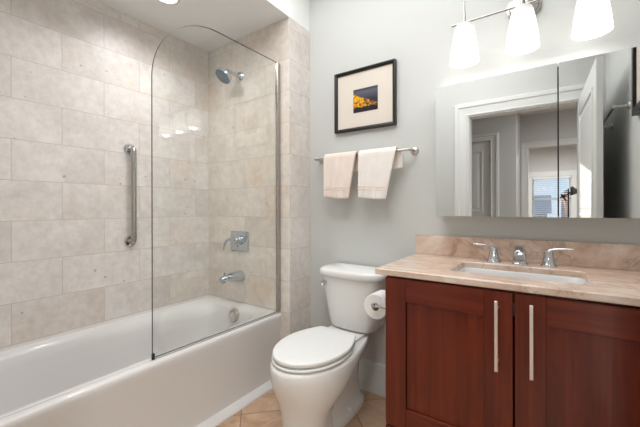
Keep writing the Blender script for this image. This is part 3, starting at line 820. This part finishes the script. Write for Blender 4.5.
# ------------------------------------------------------------------ towel bars
def towel_bar(p0, p1, nrm, label):
    p0, p1, n = Vector(p0), Vector(p1), Vector(nrm); d = (p1-p0).normalized()
    o = thing('towel_bar', (p0+p1)/2, label, 'towel bar')
    so = .07
    bm = B_(); tube(bm, [p0+n*so-d*.012, p1+n*so+d*.012], .0078, 18); obj('rail', bm, M['nickel'], o)
    for p in (p0, p1):
        bm = B_(); lathe(bm, [(0, .012), (.010, .0115), (.020, .008), (.0235, .004), (.024, 0)], p, n, 26)
        tube(bm, [p+n*.004, p+n*(so+.004)], .0078, 14); lathe(bm, [(0, -.012), (.009, -.010), (.0115, 0), (.009, .010), (0, .012)], p+n*so, n, 18)
        obj('post', bm, M['nickel'], o)
    return o
TB = towel_bar((-1.285, -.001, 1.487), (-.632, -.001, 1.487), (0, -1, 0), 'satin nickel towel bar holding two towels below the picture')
towel_bar((XR-.001, -1.58, 1.755), (XR-.001, -.945, 1.755), (-1, 0, 0), 'metal towel bar on the side wall, seen in the mirror behind the open door')

def towel(name, xa, xb, xa2, xb2, zbot, zback, sh, m, label, seed, bar=(-.071, 1.487)):
    """sheet draped over the bar: front panel from the hem up, over, and down behind"""
    rnd = random.Random(seed); by, bz = bar; rb_ = .018
    sec = []   # (y, z, t) t: 0 hem .. 1 top
    L1 = bz - zbot
    for i in range(25):
        t = i/24; sec.append((by-rb_-.004, zbot + L1*t, t))
    for i in range(1, 9):
        a = PI - PI*i/9; sec.append((by + rb_*math.cos(a), bz + rb_*math.sin(a), 1))
    nb_ = 8
    for i in range(nb_+1):
        t = i/nb_; sec.append((by+rb_, bz - (bz-zback)*t, 1-t*.4 + 1))
    NW = 40; ph = rnd.random()*6
    bm = B_(); grid = []
    for (y, z, t) in sec:
        row = []
        back = t > 1.0001
        tt = min(t, 1)
        a0 = xa2 + (xa-xa2)*tt**1.0 ; a1 = xb2 + (xb-xb2)*tt
        if back: a0 += sh; a1 += sh
        for j in range(NW+1):
            s = j/NW; x = a0 + (a1-a0)*s
            fold = (.006*math.sin(s*9+ph) + .0035*math.sin(s*19+ph*2)) * (1-.75*(1 if back else tt**3))
            yy = y + (-abs(fold)-.002 if not back else 0)*1.2
            if not back: yy -= .006*math.sin(PI*s)*(1-tt)
            zz = z + (0.004*math.sin(s*5+ph)*(1-tt) - (.006*s*(1-tt)))
            row.append(bm.verts.new((x, yy, zz)))
        grid.append(row)
    for a, b in zip(grid, grid[1:]):
        for j in range(NW): bm.faces.new((a[j], a[j+1], b[j+1], b[j]))
    o = obj(name, bm, m, ang=80, loc=((xa+xb)/2, by, bz))
    md = o.modifiers.new('thick', 'SOLIDIFY'); md.thickness = .013; md.offset = 0
    ms = o.modifiers.new('sub', 'SUBSURF'); ms.levels = 1; ms.render_levels = 1
    setp(o, label, 'towel', 'hand towels on the towel bar')
    # woven bands near the hem
    for zz in (zbot+.055, zbot+.071):
        bm = B_(); t = (zz-zbot)/L1; a0 = xa2+(xa-xa2)*t+.001; a1 = xb2+(xb-xb2)*t-.001
        rr = []
        for dz, dy in ((-.0028, 0), (-.0015, -.003), (.0015, -.003), (.0028, 0)):
            row = []
            for j in range(NW+1):
                s = j/NW; x = a0+(a1-a0)*s
                fold = (.006*math.sin(s*9+ph) + .0035*math.sin(s*19+ph*2))*(1-.75*t**3)
                yy = by-rb_-.004 + (-abs(fold)-.002)*1.2 - .006*math.sin(PI*s)*(1-t) - .0062 + dy
                row.append(Vector((x, yy, zz+dz+(0.004*math.sin(s*5+ph)*(1-t)-(.006*s*(1-t))))))
            rr.append(row)
        rings(bm, rr, False, False, closed=False); obj('woven_band', bm, M['band'], o)
    return o
towel('hand_towel', -1.203, -.968, -1.202, -1.018, 1.222, 1.385, .022, M['towel1'], 'off-white hand towel on the left half of the towel bar', 3)
towel('hand_towel', -.948, -.710, -.948, -.772, 1.214, 1.385, .028, M['towel2'], 'off-white hand towel with light put into its whiter tone, nearest the right end of the towel bar', 8)

# ------------------------------------------------------------------ mirrored medicine cabinet
MC = thing('medicine_cabinet', (-.09, 0, 1.45), 'wide mirrored medicine cabinet on the wall above the sink', 'medicine cabinet')
bm = B_(); box(bm, -.481, .308, -.1, -.001, 1.116, 1.788, .001, 1); obj('body', bm, M['trim'], MC)
for x0, x1 in ((-.483, .0385), (.0435, .31)):
    bm = B_(); box(bm, x0, x1, -.1095, -.1035, 1.1135, 1.7905, .0006, 1)
    mo = obj('mirror_door', bm, M['mirror'], MC, flat=True)
bm = B_(); box(bm, .0386, .0434, -.1034, -.1, 1.12, 1.775); obj('door_gap_shade', bm, M['dark'], MC, flat=True)  # dark strip painted in for the shade between the mirror doors

# ------------------------------------------------------------------ vanity light
VL = thing('vanity_light', (-.09, 0, 2.13), 'three-shade nickel vanity light bar on the wall above the mirror', 'wall light')
ly, lz = -.15, 2.068
bm = B_(); lathe(bm, [(.072, 0), (.072, .014), (.062, .018), (.058, .03), (.05, .034), (0, .035)], (-.09, 0, 2.13), (0, -1, 0), 40, True); obj('canopy', bm, M['steel'], VL)
bm = B_(); tube(bm, bez((-.09, -.03, 2.13), (-.09, -.1, 2.13), (-.09, -.15, 2.12), (-.09, ly, lz), 8), .008, 14); obj('arm', bm, M['steel'], VL)
bm = B_(); tube(bm, [(-.392, ly, lz), (.212, ly, lz)], .0058, 14)
obj('crossbar', bm, M['steel'], VL)
for sx in (-.333, -.090, .152):
    bm = B_(); tube(bm, [(sx, ly, lz-.012), (sx, ly, lz+.04), (sx, ly, lz+.105)], [.0075, .006, .0035], 12)
    lathe(bm, [(0, .012), (.016, .01), (.022, .0), (.022, -.012), (0, -.012)], (sx, ly, lz-.015), (0, 0, 1), 20)
    fi = obj('finial', bm, M['steel'], VL)
    zb_ = 1.871
    bm = B_()
    lathe(bm, [(.0665, 0), (.064, .03), (.058, .08), (.051, .13), (.044, .168), (.038, .182), (.026, .19), (.012, .192)], (sx, ly, zb_), (0, 0, 1), 40)
    lathe(bm, [(.0665, 0), (.0635, 0), (.061, .03), (.055, .08), (.048, .13), (.041, .166), (.035, .178), (.024, .186), (.012, .192)], (sx, ly, zb_), (0, 0, 1), 40)
    sh = obj('lamp_shade', bm, M['shade'], VL, ang=60)
    # own origin at the shade's foot so that the glow follows its height
    sh.data.transform(Matrix.Translation(Vector(VL.location) - Vector((sx, ly, zb_)))); sh.location = Vector((sx, ly, zb_)) - Vector(VL.location)
    bm = B_(); lathe(bm, [(0, 0), (.014, .004), (.024, .016), (.028, .034), (.024, .054), (.014, .075), (.013, .1), (0, .102)], (sx, ly, zb_+.045), (0, 0, 1), 24)
    bl = obj('bulb', bm, M['bulb'], VL, ang=60)
    d = bpy.data.lights.new('bulb_light', 'POINT'); lo = bpy.data.objects.new('bulb_light', d); C.objects.link(lo)
    d.energy = .65; d.shadow_soft_size = .03; d.color = WARM
    lo.location = (sx, ly, zb_+.02)

# ------------------------------------------------------------------ ceiling lamps: the recessed one, and unseen domes added for brightness
def downlight(name, x, y, z, r, label, energy, cat='recessed light'):
    o = thing(name, (x, y, z), label, cat)
    bm = B_(); lathe(bm, [(r+.022, 0), (r+.02, -.006), (r+.004, -.008), (r, -.004), (r, 0)], (x, y, z), (0, 0, 1), 36); obj('trim_ring', bm, M['trim'], o)
    bm = B_(); lathe(bm, [(0, -.003), (r, -.003), (r, -.001), (0, -.001)], (x, y, z), (0, 0, 1), 36); obj('lens', bm, M['lens'], o)
    d = bpy.data.lights.new(name+'_light', 'SPOT'); lo = bpy.data.objects.new(name+'_light', d); C.objects.link(lo)
    d.energy = energy; d.color = WARM; d.spot_size = R(160); d.spot_blend = 1.0; d.shadow_soft_size = r*.8; lo.location = (x, y, z-.014)
    return o
downlight('shower_downlight', -1.852, -.80, ZT, .055, 'round recessed ceiling light over the bathtub', 22)

def dome(name, x, y, z, r, label, energy):  # made-up fill lamp, mounted out of view
    o = thing(name, (x, y, z), label, 'ceiling light')
    bm = B_(); lathe(bm, [(r, 0), (r+.008, -.006), (r+.008, -.022), (r-.004, -.026)], (x, y, z), (0, 0, 1), 40); obj('rim', bm, M['nickel'], o)
    bm = B_(); lathe(bm, [(r-.003, -.022), (r*.92, -.045), (r*.7, -.068), (r*.4, -.082), (0, -.088)], (x, y, z), (0, 0, 1), 40)
    obj('glass_dome', bm, mat('lit_dome', (1, 1, 1, 1), .4, emit=(1, .97, .93, 1), es=2.0), o)
    area(name+'_light', (x, y, z-.095), r*1.8, energy, WARM, shape='DISK')
dome('ceiling_dome_light', -.55, -1.15, ZC, .17, 'unseen dome light added for soft fill over the middle of the bathroom floor', 3)
dome('hall_dome_light', .75, -2.75, 2.55, .15, 'unseen dome light added to brighten the hall outside the door', 24)
dome('added_bedroom_dome', .2, -5.9, 2.55, .18, 'unseen dome light added to brighten the bedroom', 60)

# ------------------------------------------------------------------ seen in the mirror: blind, tripod gear, neighbour house
BL = thing('window_blind', (.08, -7.57, WZ1), 'white horizontal slat blind in the bedroom window, seen in the mirror', 'blind')
bm = B_(); box(bm, WX0+.005, WX1-.005, -7.60, -7.56, WZ1-.05, WZ1-.004, .003, 1); obj('head_rail', bm, M['blind'], BL)
bm = B_()
z = WZ1-.08
while z > WZ0+.03:
    t = bmesh.new(); bmesh.ops.create_cube(t, size=1); bmesh.ops.scale(t, vec=(WX1-WX0-.02, .045, .003), verts=t.verts)
    merge(bm, t, Matrix.Translation((.08, -7.59, z)) @ Matrix.Rotation(R(-14), 4, 'X')); z -= .046
obj('slats', bm, M['blind'], BL, flat=True)
FL = thing('tripod_gear', (.33, -6.0, 0), 'dark camera tripod gear modelled as a lamp before the bedroom window, seen in the mirror', 'floor lamp')  # stands in for camera tripod and flash; its lamp form is made up
bm = B_(); lathe(bm, [(.14, 0), (.14, .015), (.03, .025), (0, .026)], (.33, -6, 0), (0, 0, 1), 30, True); obj('base', bm, M['black'], FL)
bm = B_(); tube(bm, [(.33, -6, .02), (.33, -6, 1.50)], .011, 12); obj('pole', bm, M['black'], FL)
bm = B_(); tube(bm, [(.20, -6, 1.33), (.33, -6, 1.40), (.42, -6, 1.50)], .012, 12); lathe(bm, [(0, -.03), (.035, -.02), (.035, .02), (0, .03)], (.25, -5.99, 1.36), (0, 1, 0), 16)
tube(bm, [(.22, -6, 1.40), (.29, -6, 1.28)], .014, 10)
obj('joint_arm', bm, M['black'], FL)
bm = B_(); lathe(bm, [(.02, .06), (.03, .03), (.085, -.09), (.082, -.09), (.027, .03), (0, .055)], (.40, -6, 1.48), (-.35, 0, .9), 26); obj('lamp_shade', bm, M['black'], FL)
NH = thing('neighbour_house', (2.5, -22, 0), 'orange brick house outside the bedroom window, seen in the mirror', 'house')
bm = B_()
rings(bm, [[Vector((.86, y, -3)), Vector((5.5, y, -3)), Vector((5.5, y, 1.95)), Vector((3.2, y, 3.4)), Vector((.86, y, 1.95))] for y in (-22, -28)]); obj('walls', bm, M['brick'], NH, flat=True)
bm = B_()
for s in ((.8, 1.92), (5.6, 1.88)):
    rings(bm, [[Vector((s[0], y, s[1])), Vector((3.2, y, 3.45)), Vector((3.2, y, 3.6)), Vector((s[0], y, s[1]+.15))] for y in (-21.7, -28.3)])
obj('roof', bm, M['roof'], NH, flat=True)
NW_ = thing('neighbour_house', (-4, -24, 0), 'pale low house with grey roof outside the bedroom window', 'house')
bm = B_(); box(bm, -8, .0, -30, -24, -3, .8); obj('walls', bm, M['siding'], NW_, flat=True)
bm = B_(); rings(bm, [[Vector((x, -23.6, .75)), Vector((x, -27, 2.0)), Vector((x, -30.4, .75))] for x in (-8.3, .25)]); obj('roof', bm, M['roof'], NW_, flat=True)
wallbox('floor_outside', mat('outdoor_ground', srgb(120, 124, 100), .95), -40, 40, -60, -7.8, -3.2, -3.0)
